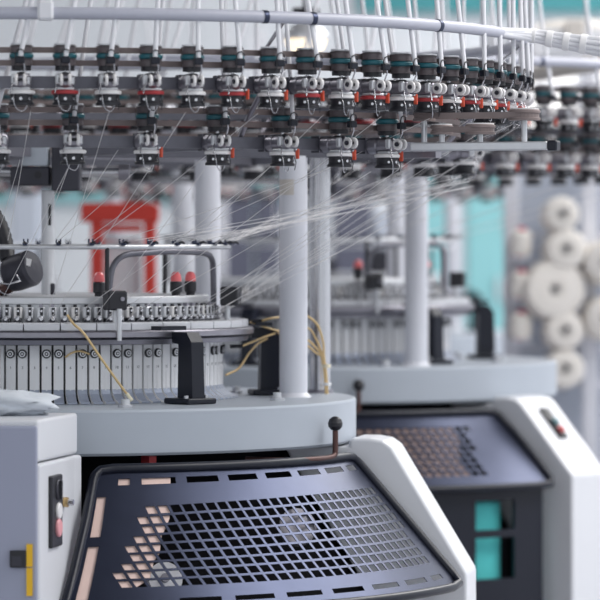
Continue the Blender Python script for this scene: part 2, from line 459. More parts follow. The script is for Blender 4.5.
# guard of the near machine
def smap1(rows,N):
    def f(j,i):
        s=(rows[j]+rows[j+1])/2
        if i=='strip': return 3<=j<=6 or 8<=j<=len(rows)-4
        if j==1: return 'open' if i%4!=3 and 1<i<N-1 else ''
        if j==len(rows)-3: return 'open' if i%4!=2 and 2<i<N-2 else ''
        if 4<=j<4+9:
            sm=(rows[j]+rows[j+1])/2; u0=.115-.048*(j-4)/8
            k=.20*max(0,min(sm,.83)-.2)
            lo=(u0-k)/(1-k)*N; hi=N-1.2-1.5*(j-4)/8
            if lo<=i<=hi: return 'hole'
        return ''
    return f
rows1=[0,.045,.085,.15,.215]+[.215+.067*k for k in range(1,10)]+[.90,.935,1.0]
N1=31
G1,gp=guard(M1,(11.7,5.8),(71,73),.90,1.19,.718,.38,N1,rows1,smap1(rows1,N1),None,(.002,[(.03,.215),(.21,.205),(.30,.20),(.36,.19),(.42,.178),(.55,.172),(.6,.160),(.74,.152),(.80,.125),(.97,.10)]),'kraft')
# right leg, crank, take-down roller, terminal blocks
LEG=ob('machine_leg',leg_mesh(),M1,rz=rad(80-90),bevel=.014)
def crank(P,th,near=True):
    b=MB(); R=.905
    b.tube(spline([pol(.79,th-17,.730),pol(R-.02,th-13,.728),pol(R,th-8,.728),pol(R,th-2.5,.728),pol(R,th-.4,.734),pol(R,th,.748),pol(R,th,.80)],5),.0078,'rod',10)
    c=ob('crank_handle',b,P)
    q=pol(R,th,.818)
    ob('crank_knob',MB().lathe([(0,-.02),(.012,-.016),(.019,-.007),(.020,.002),(.016,.013),(.008,.019),(0,.0205)],'black',20),c,loc=q,label='black ball knob')
crank(M1,62.5)
ob('inner_pulley',MB().disc((.36,-.88,.44),(.3,-1,.4),.045,.015,'plast',24).disc((.36,-.888,.443),(.3,-1,.4),.012,.02,'steel2',12),M1)
ob('inner_gear',MB().disc((.70,-.70,.56),(.3,-1,.4),.05,.02,'steel2',20),M1)
ob('terminal_block',MB().box(pol(.80,23,.735),(.02,.06,.03),'red',rz=rad(23)),M1,label='red terminal block')

# belt tensioner at the right of the lower ring
A=V((1.0,-.735,1.556)); B_=V((1.35,-.86,1.556)); d=(B_-A); ang=math.atan2(d.y,d.x); Lb=d.length
TB=ob('tension_bar',MB().box(((A+B_)/2),(Lb,.034,.022),'alu',rz=ang,bev=.003),M1)
ob('bar_mount',MB().box(pol(1.18,57.5,1.537),(.18,.03,.016),'steel2',rz=rad(57.5-90)),TB)
ob('bar_end_cap',MB().box(B_+d.normalized()*.012,(.026,.038,.026),'tube',rz=ang,bev=.003),TB)
IDL=[]
for t,zz,r,h in ((.82,1.636,.042,.028),(.50,1.600,.040,.026),(.09,1.636,.03,.026),(.22,1.600,.03,.024)):
    q=A+d*t
    ob('pulley_post',MB().cyl((q.x,q.y,1.567),(q.x,q.y,zz-h/2),.0075,'alu',14),TB)
    ob('idler_pulley',MB().lathe([(0,h/2),(r*.9,h/2),(r*.9,h/2),(r,h/2-.003),(r,h/2-.009),(r,h/2-.009),(r-.004,h/2-.011),(r-.004,-h/2+.008),(r,-h/2+.006),(r,-h/2),(r,-h/2),(0,-h/2)],'brown',28)
       .lathe([(0,h/2+.0002),(r*.9,h/2+.0002),(r*.9,h/2+.003),(0,h/2+.003)],'cer',24),TB,loc=(q.x,q.y,zz))
    IDL.append((q.x,q.y,r,zz))
def hull(P):
    P=sorted(set(P)); 
    def half(Q):
        o=[]
        for p in Q:
            while len(o)>1 and (o[-1][0]-o[-2][0])*(p[1]-o[-2][1])-(o[-1][1]-o[-2][1])*(p[0]-o[-2][0])<=0: o.pop()
            o.append(p)
        return o
    a=half(P); b=half(P[::-1]); return a[:-1]+b[:-1]
def belt(R,z,label,idl=None,org=(0,0,0),pair=None):
    P=[(R*sin(2*pi*i/120),-R*cos(2*pi*i/120)) for i in range(120)] if pair is None else [(pair[0]+(pair[2]-.003)*cos(a*pi/12),pair[1]+(pair[2]-.003)*sin(a*pi/12)) for a in range(24)]
    if idl: P+=[(idl[0]+(idl[2]-.003)*cos(a*pi/12),idl[1]+(idl[2]-.003)*sin(a*pi/12)) for a in range(24)]
    P=[(round(x,5),round(y,5)) for x,y in P]
    H=hull(P); n=len(H); cen=(0,0) if pair is None else ((pair[0]+idl[0])/2,(pair[1]+idl[1])/2); b=MB(); h=.0072
    for i in range(n):
        (x0,y0),(x1,y1)=H[i],H[(i+1)%n]
        gx,gy=cen; k0=1-.0022/max(.04,sqrt((x0-gx)**2+(y0-gy)**2)); k1=1-.0022/max(.04,sqrt((x1-gx)**2+(y1-gy)**2))
        o0,o1,i0,i1=(x0,y0),(x1,y1),(gx+(x0-gx)*k0,gy+(y0-gy)*k0),(gx+(x1-gx)*k1,gy+(y1-gy)*k1)
        vs=[(*o0,z-h),(*o1,z-h),(*o1,z+h),(*o0,z+h),(*i0,z-h),(*i1,z-h),(*i1,z+h),(*i0,z+h)]
        b.add(vs,[(0,1,2,3),(7,6,5,4),(3,2,6,7),(4,5,1,0)],'brown')
    o=ob('drive_belt',b,loc=org); tag(o,label,'belt','toothed drive belts of the feeder rings'); return o
belt(RU+.0075,ZU+.078,'brown drive belt around the upper feeder ring, highest of the four')
belt(RU+.0075,ZU+.046,'brown drive belt around the upper feeder ring, just below the highest one')
belt(RL+.0075,ZL+.078,'brown drive belt of the lower ring, upper one of its pair')
belt(RL+.0075,ZL+.046,'brown drive belt of the lower ring, lowest of the four')
for a_,b_,lb_ in ((IDL[2],IDL[0],'flat brown belt running out to the pulley at the far right end of the bar'),(IDL[3],IDL[1],'short flat brown belt reaching the lower inner pulley over the bar')):
    belt(0,a_[3],lb_,b_,pair=a_)

# ------------------------------------------------------------------ yarn feeders
def fp_body():
    b=MB()
    MX=Matrix.Rotation(pi/2,4,'Y')
    b.lathe([(0,-.022),(.017,-.022),(.0225,-.016),(.0225,.010),(.0225,.010),(.0205,.013),(.0205,.020),(.0225,.023),(.0225,.046),(.0225,.046),(.017,.057),(.011,.063),(0,.063)],'steel2',16,MX)
    b.box((-.037,0,.0185),(.036,.030,.0055),'dark'); b.box((-.037,0,-.0185),(.036,.030,.0055),'dark')
    b.box((-.0205,0,0),(.004,.036,.042),'steel2')
    b.box((.037,.0,-.019),(.038,.044,.007),'alu',bev=.002)
    b.cyl((.035,0,.018),(.035,0,.092),.0045,'steel',8); b.disc((.035,0,.0905),(0,0,1),.0265,.004,'alu',20); b.disc((.035,0,.032),(0,0,1),.024,.011,'black',20)
    b.box((.052,-.018,.004),(.016,.012,.026),'alu',bev=.003); b.box((.052,.018,.001),(.016,.012,.022),'steel',bev=.003)
    b.cyl((.062,-.02,-.006),(.07,-.026,-.03),.002,'steel',6)
    return b
def fp_pulley(m='pul'):
    def f():
        return MB().lathe([(.0048,-.0085),(.029,-.0085),(.029,-.0085),(.029,-.007),(.0262,-.0065),(.0262,.0065),(.029,.007),(.029,.0085),(.029,.0085),(.0048,.0085)],m,20)
    return f
def fp_disc(): return MB().lathe([(.0048,-.0065),(.027,-.0065),(.0300,-.003),(.0300,.003),(.027,.0065),(.0048,.0065)],'teal',20)
def fp_wheel():
    b=MB().lathe([(0,-.032),(.030,-.032),(.030,-.032),(.028,-.036),(.028,-.050),(.0315,-.053),(.0315,-.053),(.0315,-.059),(0,-.059)],'black',20)
    b.disc((.028,0,-.044),(1,0,0),.004,.004,'steel',8); b.disc((.02,-.02,-.044),(1,-1,0),.0035,.004,'steel',8); b.disc((.02,.02,-.044),(1,1,0),.0035,.004,'steel',8)
    return b
def fp_rim(m): return lambda: MB().lathe([(0,-.0225),(.030,-.0225),(.0335,-.0245),(.0335,-.030),(.032,-.032),(0,-.032)],m,20)
def fp_tens():
    b=MB()
    b.lathe([(.004,.003),(.010,.0055),(.0145,.004),(.015,0),(.013,-.0025),(.004,-.001)],'cer',14,Matrix.Rotation(pi/2,4,'X'))
    return b
def fp_pin(): return MB().cyl((0,-.015,0),(0,.015,0),.0038,'black',10).disc((0,-.015,0),(0,1,0),.006,.004,'dark',10).box((-.006,0,0),(.012,.006,.006),'dark')
def fp_sock():
    b=MB(); b.box((.082,0,.050),(.018,.022,.017),'tube',bev=.002)
    b.tube([(.062,.008,.005),(.070,.010,.018),(.078,.010,.034),(.079,.008,.045)],.0022,'steel',6)
    b.tube([(.088,-.012,.03),(.088,-.012,.064),(.088,-.008,.073),(.088,0,.076),(.088,.008,.073),(.088,.010,.064)],.0017,'black',5)
    return b
def fp_lever(): return MB().box((.058,.031,-.028),(.011,.005,.026),'orange',rz=.3,bev=.0015).box((.050,.027,-.017),(.02,.005,.004),'steel')
def fp_wire():
    return MB().tube(spline([(.052,-.016,-.022),(.066,-.018,-.045),(.062,-.012,-.066),(.052,.002,-.074),(.046,.012,-.066),(.05,.014,-.05)],3),.0013,'steel',5).tube([(.05,.02,-.022),(.062,.024,-.05),(.058,.022,-.07)],.0012,'black',5)
def merged_feeder(rim):
    b=MB(); b.merge(fp_body())
    for fn,off in ((fp_pulley(),(.035,0,.078)),(fp_disc,(.035,0,.062)),(fp_pulley(),(.035,0,.046)),(fp_wheel,(.035,0,0)),(fp_rim(rim),(.035,0,0)),(fp_tens,(.077,.009,.002)),(fp_tens,(.077,-.009,.002)),(fp_sock,(0,0,0)),(fp_lever,(0,0,0))):
        q=fn(); q.v=[(x+off[0],y+off[1],z+off[2]) for x,y,z in q.v]; b.merge(q)
    return b
def feeder_parts(rim,lev):
    e=empty('yarn_feeder')
    ob('feeder_body',mesh_of('feeder_body',fp_body),e)
    ob('belt_pulley',mesh_of('belt_pulley',fp_pulley()),e,loc=(.035,0,.078))
    ob('clutch_disc',mesh_of('clutch_disc',fp_disc),e,loc=(.035,0,.062),label='teal clutch disc')
    ob('belt_pulley',mesh_of('belt_pulley',fp_pulley()),e,loc=(.035,0,.046))
    w=ob('yarn_wheel',mesh_of('yarn_wheel',fp_wheel),e,loc=(.035,0,0))
    ob('wheel_rim',mesh_of('wheel_rim_'+rim,fp_rim(rim)),w,label=('red' if rim=='red' else 'white')+' wheel rim')
    for s in (-1,1):
        ob('tension_disc',mesh_of('tension_disc',fp_tens),e,loc=(.077,.009*s,.002),label='white tension disc').rotation_euler=(0,0,0 if s<0 else pi)
    ob('tension_pin',mesh_of('tension_pin',fp_pin),e,loc=(.077,0,.002))
    ob('tube_socket',mesh_of('tube_socket',fp_sock),e)
    if lev: ob('stop_lever',mesh_of('stop_lever',fp_lever),e,label='red-orange stop lever')
    ob('wire_guide',mesh_of('wire_guide',fp_wire),e)
    return e
protos={}
def place_feeder(R,z,th,rim,lev,org,label,group,simple=False):
    loc=pol(R,th,z)+V(org); rz=rad(th-90)
    if simple:
        o=ob('yarn_feeder',mesh_of('feeder_simple_'+rim,lambda:merged_feeder(rim)),loc=loc,rz=rz)
    else:
        k=(rim,lev)
        if k not in protos: o=protos[k]=feeder_parts(rim,lev); o.location=loc; o.rotation_euler=(0,0,rz)
        else: o=dup(protos[k],None,loc,rz)
    tag(o,label,'yarn feeder',group); return o
def lean(X):
    if X<.85: l=.24*(1-X/.5)
    elif X<1.25: l=-.168*(1.25-X)/.4
    else: l=0
    return max(-.17,min(.28,l))
def yarn_tube(R,z,th,org,label,group,top=2.25,r=.0062,n=8):
    a=pol(R+.083,th,z+.0585)+V(org); h=top-a.z
    X=a.x-org[0]
    jit=random.uniform(-.03,.03)
    t=a+V((lean(X)*h+jit*h,(a.y-org[1])*-.10*h,h))
    m=(a+t)/2+V((random.uniform(-.008,.008),.01,0))
    o=ob('yarn_tube',MB().tube(spline([a,m,t],4),r,'plast',n)); tag(o,label,'tube',group); return o
STEP=360/NU; n=0
for k in range(NU):
    th=1.0+STEP*(k-2)
    if th>192: break
    if th<90:
        rim='cer' if k%2==0 else 'red'; r_='white' if rim=='cer' else 'red'
        px=300+F*(1.35*sin(rad(th))-CX)/(D-1.35*cos(rad(th)))
        if px<-14: continue
        place_feeder(RU,ZU,th,rim,th>20,(0,0,0),f'yarn feeder with {r_} wheel rim, {ORD[n]} from the left on the near upper ring','yarn feeders on the upper ring')
        yarn_tube(RU,ZU,th,(0,0,0),f'white yarn tube rising from the upper feeder that is {ORD[n]} from the left','white yarn tubes of the upper ring')
        n+=1
    else:
        place_feeder(RU,ZU,th,'cer' if k%2==0 else 'red',True,(0,0,0),'yarn feeder on the far side of the upper ring, half hidden behind the near row','far yarn feeders of the upper ring',simple=th>110)
        yarn_tube(RU,ZU,th,(0,0,0),'white yarn tube rising behind the near row from the far side of the upper ring','far yarn tubes of the upper ring')
n=0; YS=[]
for k in range(NL):
    th=-2.2+9.05*k
    if 57<th<93: continue
    if th>190: break
    if th<90:
        place_feeder(RL,ZL,th,'cer',th>12,(0,0,0),f'yarn feeder with white wheel rim, {ORD[n]} from the left on the near lower ring','yarn feeders on the lower ring')
        yarn_tube(RL,ZL,th,(0,0,0),f'white yarn tube rising from the lower feeder that is {ORD[n]} from the left','white yarn tubes of the lower ring',r=.0056)
        n+=1
    else:
        place_feeder(RL,ZL,th,'cer',True,(0,0,0),'yarn feeder on the far side of the lower ring, beneath the upper ring','far yarn feeders of the lower ring',simple=th>125)

# ------------------------------------------------------------------ yarns
def yarn(a,b,label,r=.0007,sag=.006,grp='white yarns slanting to the needle bed'):
    m=(a+b)/2-V((0,0,sag))
    o=ob('yarn',MB().tube(spline([a,m,b],5),r,'yarn',5)); tag(o,label,'yarn',grp)
lab='thin white yarn slanting from the feeder rings down to the needle bed'
for k in range(34):
    th=2+4.2*k
    a=pol(RL+.045,th,ZL-.070) if k%2 else pol(RU+.045,th,ZU-.075)
    h=(th-random.uniform(4,20)) if th<100 else th-random.uniform(10,50)
    if k%3: b=pol(.495,h,1.112)
    else: b=pol(.530,min(h,88),1.312)
    yarn(a,b,lab,sag=random.uniform(.002,.012))
for k in range(14):                       # nearly level yarns gathered from the right
    a=pol(RL+.045,74+5*k,ZL-.07-random.uniform(0,.03)); b=pol(.530,30+4.2*k,1.312)
    yarn(a,b,lab,sag=random.uniform(.002,.01))
for x,y,x2,y2,Y in ((118,150,60,222,-1.0),(160,182,88,228,-.9),(75,150,45,195,-1.05),(20,160,2,205,-1.05)):
    yarn(pt(x,y,Y),pol(.53,(x2-40)*.3,1.312),lab)

# ------------------------------------------------------------------ hoses on the near machine
def hose(pts,label,r=.0034,tip=None,name='oil_hose',m='hose'):
    o=ob(name,MB().tube(spline(pts,6),r,m,8)); tag(o,label,'hose','yellow oil hoses')
    if tip: ob('hose_end',MB().cyl(tip[0],tip[1],r*1.6,'hosepale' if tip[2] else 'black',10),o)
    return o
hose([pol(.53,9.5,1.112),pol(.59,10.5,1.090),pol(.60,13,1.065),pol(.60,17,1.005),pol(.60,21.7,.938),pol(.60,25.3,.890)],'yellow hose hanging loose across the numbered panels to the base plate',tip=(pol(.60,24.2,.905),pol(.601,25.6,.886),True))
hose([pol(.496,9.2,1.000),pol(.506,11,1.011),pol(.506,13.5,1.016),pol(.508,16.5,1.008)],'short yellow hose end curling over the round bolts of the panels',r=.0028)
q1=pt(243,349,-.05); q2=pt(240,363,-.06)
bund=[pt(326+dx,360,.19) for dx in (-2,-1,0,1,2)]
def end(i): return [pt(323+i*.7,357,.20),pt(325.5+i*.5,374,.20),pt(327+i*.5,395.5,.20)]
def plug(x0,y0,x1,y1,Y): return (pt(x0,y0,Y),pt(x1,y1,Y),False)
hose([pt(261,321,.04),pt(272,318,.06),pt(284,316.5,.11),pt(298,313,.16),pt(309,317,.17),pt(318,326,.19),pt(323,342,.2)]+end(1.5),'yellow hose leaving the upper black plug and looping highest behind the column',tip=plug(252,321.5,262,321,.04))
hose([pt(250,322,.04),pt(258,324.5,.05),pt(270,328.5,.08),pt(284,332,.12),pt(298,331,.16),pt(308,328,.18),pt(315,337,.2)]+end(.3),'pale yellow hose sloping down from beside the upper plug to the column',r=.0031)
hose([pt(242,346,.0),pt(257,340,.05),pt(270,335,.09),pt(284,331.5,.13),pt(298,336,.16),pt(309,341,.18),pt(317,349,.2)]+end(-.8),'yellow hose leaving the lower black plug and passing behind the front column',tip=plug(230,346.5,243,346,.0))
hose([pt(226,375,-.05),pt(239,368,.0),pt(250,352,.05),pt(262,341,.09),pt(284,334,.13),pt(298,341,.16),pt(308,346,.18),pt(316,353,.2)]+end(-2),'yellow hose rising from the panel feet and bending over to the column')
tie=ob('hose_tie',MB().lathe([(.0105,-.005),(.0115,-.005),(.0115,.005),(.0105,.005)],'hosepale',16,Matrix.Translation(pt(326.6,366,.20)),close=True).lathe([(.0105,-.004),(.0115,-.004),(.0115,.004),(.0105,.004)],'tape',16,Matrix.Translation(pt(327.2,384,.20)),close=True))
tag(tie,'pale tie wraps holding the yellow hoses together above the base plate','cable tie')

# ------------------------------------------------------------------ control cabinet at the left
CB=empty('control_cabinet',(-.1,-1.1,0)); tag(CB,'grey and white control cabinet at the lower left with yellow label','cabinet')
def W(p): return (p[0]+.1,p[1]+1.1)
A_,B2=(.0713,-1.35),(.1400,-.955)
ob('cabinet_top',MB().prism([W(q) for q in [(-.5,-1.31),(.068,-1.346),B2,(-.5,-.93)]],.768,.872,'white'),CB,bevel=.008)
ob('cabinet_body',MB().prism([W(q) for q in [(-.5,-1.31),A_,(.118,-1.10),(.132,-.99),(.150,-.93),(-.5,-.91)]],0,.764,'white'),CB,bevel=.008)
dr=ob('cabinet_door',MB().prism([W(q) for q in [(-.5,-1.334),(.066,-1.371),(.0655,-1.350),(-.5,-1.313)]],.06,.858,'door'),CB,bevel=.006,label='grey cabinet door')
def onfront(px,py,off=.003): 
    Y=-1.3735; return pt(px,py,Y-off)+V((.1,1.1,0))
ob('door_handle',MB().box(onfront(18,559,.001),(.040,.010,.042),'black',bev=.002).box(onfront(16.5,561,.004),(.024,.008,.024),'dark'),dr)
ob('warning_label',MB().box(onfront(29.5,555.5,.0),(.015,.003,.055),'yellow').box(onfront(29.5,582,.0),(.015,.003,.068),'yellow'),dr,label='yellow label strip')
sd=V((.118-.0713,-1.10+1.35,0)); sang=math.atan2(sd.y,sd.x); sdn=sd.normalized(); nn=V((sdn.y,-sdn.x,0))
def onside(t,z,off=0.): 
    q=V((A_[0],A_[1],0))+sdn*t+nn*off; return V((q.x+.1,q.y+1.1,z))
ob('button_panel',MB().box(onside(.135,.640,.004),(.105,.012,.178),'black',rz=sang,bev=.003),CB)
for z,m,r in ((.640,'cer',.021),(.598,'pink',.023)):
    ob('push_button',MB().disc(onside(.14,z,.012),nn,r,.010,m,20,.003),CB,label=('white' if m=='cer' else 'pink')+' push button')
ob('rotary_switch',MB().disc(onside(.14,.692,.0115),nn,.026,.006,'dark',20,.002).box(onside(.14,.692,.017),(.010,.008,.045),'black',rz=sang),CB)
ob('lock_knob',MB().cyl(onside(.235,.655,.001),onside(.235,.655,.012),.013,'brass',12).cyl(onside(.235,.655,.012),onside(.235,.655,.026),.008,'steel',10),CB,label='brass knob')

def blob(c,rx,ry,rz_,m,n=14,amp=.12,seed=1):
    r=random.Random(seed); b=MB(); vs=[];fs=[]
    off=[[r.uniform(-amp,amp) for _ in range(n)] for _ in range(n)]
    for i in range(n+1):
        ph=pi*i/n
        for j in range(n*2):
            a=2*pi*j/(n*2); k=1+off[min(i,n-1)][j//2]*sin(ph)
            z=cos(ph)*k
            vs.append((c[0]+rx*sin(ph)*cos(a)*k,c[1]+ry*sin(ph)*sin(a)*k,c[2]+rz_*max(z,-.75)))
    for i in range(n):
        for j in range(2*n):
            j2=(j+1)%(2*n); fs.append((i*2*n+j,(i+1)*2*n+j,(i+1)*2*n+j2,i*2*n+j2))
    return b.add(vs,fs,m,True)
tag(ob('cloth_bundle',blob((0,0,.027),.14,.08,.036,'cloth',seed=3,amp=.28),loc=(-.045,-1.09,.872)),'crumpled pale blue-grey cloth lying on the control cabinet top','cloth')

# ------------------------------------------------------------------ lint fan at the left
fanp=pt(22,271,-.30)
LF=empty('lint_fan',fanp); tag(LF,'dark round blower fan motor over the needle bed at the left edge','fan')
ax=V((.85,-.45,.28)).normalized()
MF=V((0,0,1)).rotation_difference(ax).to_matrix().to_4x4()
ob('motor_housing',MB().lathe([(0,-.05),(.032,-.05),(.047,-.038),(.050,-.02),(.050,.030),(.050,.030),(.044,.040),(.044,.040),(.012,.043),(0,.043)],'dark',32,MF),LF)
ob('rating_plate',MB().box((.0,0,.0),(.026,.022,.002),'alu',mtx=Matrix.Translation(ax*.004+V((.012,-.043,.024)))@V((0,0,1)).rotation_difference(V((.25,-.85,.5))).to_matrix().to_4x4()),LF,label='pale rating plate')
ob('wire_guard',MB().tube([V((-.03,0,0))+MF.to_3x3()@V((.058*cos(a*pi/12),.058*sin(a*pi/12),-.03)) for a in range(24)],.003,'steel',6,closed=True).tube([V((-.09,0,-.03)),V((-.03,-.05,-.035)),V((.0,-.06,-.025)),V((-.01,-.055,-.01))],.003,'steel',6),LF)
ob('fan_bracket',MB().tube(spline([(-.02,.02,-.03),(-.06,.04,-.055),(-.14,.05,-.06),(-.25,.06,-.055)],5),.018,'rod',10),LF)
ob('fan_hose',MB().tube(spline([(-.21,.06,.25),(-.125,.06,.20),(-.075,.05,.145),(-.05,.04,.085),(-.04,.015,.03)],8),[.020+.0022*(i%2) for i in range(33)],'black',12),LF,label='ribbed black hose')

# ------------------------------------------------------------------ cable bundle at the top right
CBN=empty('cable_bundle',(1.30,-.42,1.88)); tag(CBN,'bundle of white cables wrapped in tape leaving the pipe ring at the upper right','cable bundle')
o0=V((1.30,-.42,1.88))
for k in range(9):
    a=2*pi*k/9; c,s=cos(a),sin(a)
    pts=[pol(1.342,63,1.868)+V((0,.0,0)),pol(1.350,68,1.868+.005*s),V((1.335,-.42+.010*c,1.864+.011*s)),V((1.43,-.44+.012*c,1.846+.016*s)),V((1.56,-.47+.02*c,1.826+.022*s)),V((1.72,-.50+.02*c,1.806+.026*s)),V((2.05,-.56+.02*c,1.775+.026*s))]
    ob('cable',MB().tube(spline([q-o0 for q in pts],5),.0075 if k%3 else .009,'plast',7),CBN)
for x,y,z,r in ((1.335,-.42,1.864,.020),(1.38,-.43,1.855,.0225),(1.425,-.439,1.847,.025),(1.47,-.45,1.840,.027)):
    ob('tape_wrap',MB().disc(V((x,y,z))-o0,V((.97,-.2,-.16)),r,.017,'tape',18),CBN)

# ------------------------------------------------------------------ machine behind
M2=machine((.7425,2.64,.022),'blurred circular knitting machine standing behind on the right, with brown door panel',near=False)
rows2=[0,.05,.10,.16]+[.16+.085*k for k in range(1,9)]+[.90,1.0]
def smap2(j,i):
    if i=='strip': return False
    if 3<=j<11 and 2<=i<=29-.3*j: return 'hole'
    return ''
guard(M2,(-22,-22),(43,43),.90,1.165,.718,.49,34,rows2,smap2,None,(.05,[(.10,.81),(.3,.80),(.5,.77),(.7,.76),(.9,.78)]),'kraft2')
L2=ob('machine_leg',leg_mesh(.52),M2,rz=rad(50.5-90),bevel=.014)
sl=V((.208,0,-.228)).normalized(); nl=V((.228,0,.208)).normalized()
def onleg(t,y,off): return V((.99,0,.748))+sl*t+V((0,y,0))+nl*off
b=MB(); RM=V((0,0,1)).rotation_difference(nl).to_matrix().to_4x4()
b.box((0,0,0),(.13,.045,.012),'black',bev=.003,mtx=Matrix.Translation(onleg(.09,-.005,.004))@RM)
ob('button_panel',b,L2)
ob('push_button',MB().disc(onleg(.125,-.005,.014),nl,.014,.012,'red',14),L2,label='red push button')
ob('push_button',MB().disc(onleg(.09,-.005,.014),nl,.013,.012,'teal',14),L2,label='green push button')
b=MB(); g0,g1=1.115,1.130
TH=(-22,4,11,28.3,36.2,42.5); ZZ=(.02,.19,.325,.350,.445,.478)
for i in range(5):
    for j in range(5):
        if i in (1,3) and j in (1,3): continue
        b.lathe([(g0,ZZ[j]),(g1,ZZ[j]),(g1,ZZ[j+1]),(g0,ZZ[j+1])],'tube',6,a0=TH[i],a1=TH[i+1],close=True)
ob('lower_gate',b,M2)
ob('plinth',MB().lathe([(0,.0005),(.92,.0005),(.92,-.0215),(0,-.0215)],'black',48),M2)
crank(M2,10)
tag(ob('fabric_roll',MB().lathe([(0,.0),(.056,.0),(.058,.01),(.058,.45),(.05,.46),(0,.46)],'tealf',24),loc=(.7425+1.025*sin(rad(32.2)),2.64-1.025*cos(rad(32.2)),.0005),rz=rad(32.2)),'teal fabric roll inside the lower gate of the machine behind','fabric roll').scale=(1.5,.9,1)
belt(RU+.0075,ZU+.078,'upper drive belt on the blurred machine behind at right',org=(.7425,2.64,.022))
belt(RU+.0075,ZU+.046,'second drive belt down on the blurred machine behind at right',org=(.7425,2.64,.022))
belt(RL+.0075,ZL+.060,'lowest drive belt on the blurred machine behind at right',org=(.7425,2.64,.022))
def ring_of(org,where,lo,hi,tubes=True):
    for k in range(76):
        th=-180+STEP*k
        if lo<th<hi:
            place_feeder(RU,ZU,th,'cer' if k%2 else 'black',True,org,f'blurred yarn feeder on the upper ring of the {where}',f'upper feeders of the {where}',True)
            if tubes and k%2==0: yarn_tube(RU,ZU,th,org,f'blurred white yarn tube above the {where}',f'yarn tubes above the {where}',n=6)
    for k in range(56):
        th=-180+6.43*k
        if lo<th<hi: place_feeder(RL,ZL,th,'cer',True,org,f'blurred yarn feeder on the lower ring of the {where}',f'lower feeders of the {where}',True)
ring_of((.7425,2.64,.022),'machine behind at right',-75,165)
lab2='blurred white yarn converging on the needle bed of the machine behind'
for k in range(9):
    th=-30+12*k
    yarn(pol(RL+.045,th,ZL-.07)+V((.7425,2.6,0)),pol(.53,th-8,1.312)+V((.7425,2.6,0)),lab2,r=.0012,grp='white yarns of the machine behind')

# third machine, far behind at the left: only its columns, rings and bed show
O3=(-.8,5.9,0)
def far_machine(O,label,cols,where,lo,hi):
    P=empty('knitting_machine',O); tag(P,label,'knitting machine')
    for nm in ('base_plate','frame_core','lower_feeder_ring','upper_feeder_ring','guide_drum','cam_ring','guide_rail','needle_cylinder'):
        ob(nm,MC[nm],P)
    for a in cols: ob('column',m_column(.69,.0395,1.55,'colw'),P,loc=pol(.69,a))
    for k in range(6):
        ob('spider_arm',MB().box((.60,0,1.560),(.98,.035,.030),'bar'),P,rz=rad(60*k))
        ob('ring_strut',MB().tube([(1.112,0,1.575),(1.150,0,1.62),(1.222,0,1.688)],.007,'steel2',8),P,rz=rad(60*k-60))
        ob('support_arm',MC['support_arm'],P,rz=rad(60*k-65))
    for a in (-25,15,50): ob('rail_post',MB().cyl(pol(.508,a,1.16),pol(.508,a,1.297),.010,'black',8),P)
    ob('needle_unit',MB().box(pol(.3,30,1.22),(.12,.10,.12),'dark',bev=.01),P); ob('needle_unit',MB().box(pol(.33,-20,1.20),(.10,.10,.08),'dark',bev=.01),P)
    ring_of(O,where,lo,hi)
far_machine(O3,'distant blurred knitting machine behind the red frame at the left',(90,210,330),'distant machine at left',-30,120)
far_machine((.95,8.0,0),'most distant blurred knitting machine, behind the one at right',(20,130,250),'most distant machine',-80,90)

# ------------------------------------------------------------------ things standing further back
def bx(name,mb,label,cat,**k): return tag(ob(name,mb,**k),label,cat)
RFx=pt(120,0,3.9).x
rf=empty('red_frame',(RFx,3.9,0)); tag(rf,'bright red steel frame standing behind the needle bed at left','frame')
s=F/(D+3.9)
for px in (97,150): ob('frame_post',MB().box(((px-120)/s,0,.72),(.046,.05,1.44),'redf',bev=.004),rf)
ob('frame_beam',MB().box((0,0,1.425),(.30,.06,.075),'redf',bev=.005),rf); ob('cross_bar',MB().box((.0,0,1.365),(.17,.03,.03),'redf'),rf)
ob('frame_panel',MB().box((0,.03,.9),(.16,.01,.86),'white'),rf,label='white panel inside the red frame')

# work lamp
lp=pt(306,38,1.9); WL=empty('work_lamp',lp); tag(WL,'round lit work lamp glowing warm behind the upper feeders','lamp')
ob('lamp_shade',MB().lathe([(0,.05),(.03,.05),(.055,.035),(.075,.012),(.078,-.004),(.074,-.004),(.05,.03),(0,.045)],'alu',28),WL)
ob('lamp_bulb',MB().lathe([(.070,-.0045),(.066,-.02),(.055,-.042),(.045,-.048),(0,-.05)],'glow',28),WL,label='warm white lit lamp glass')
ob('lamp_stem',MB().cyl((0,0,.05),(0,0,1.2),.012,'black',10).box((0,0,.085),(.09,.05,.03),'black',bev=.005),WL)

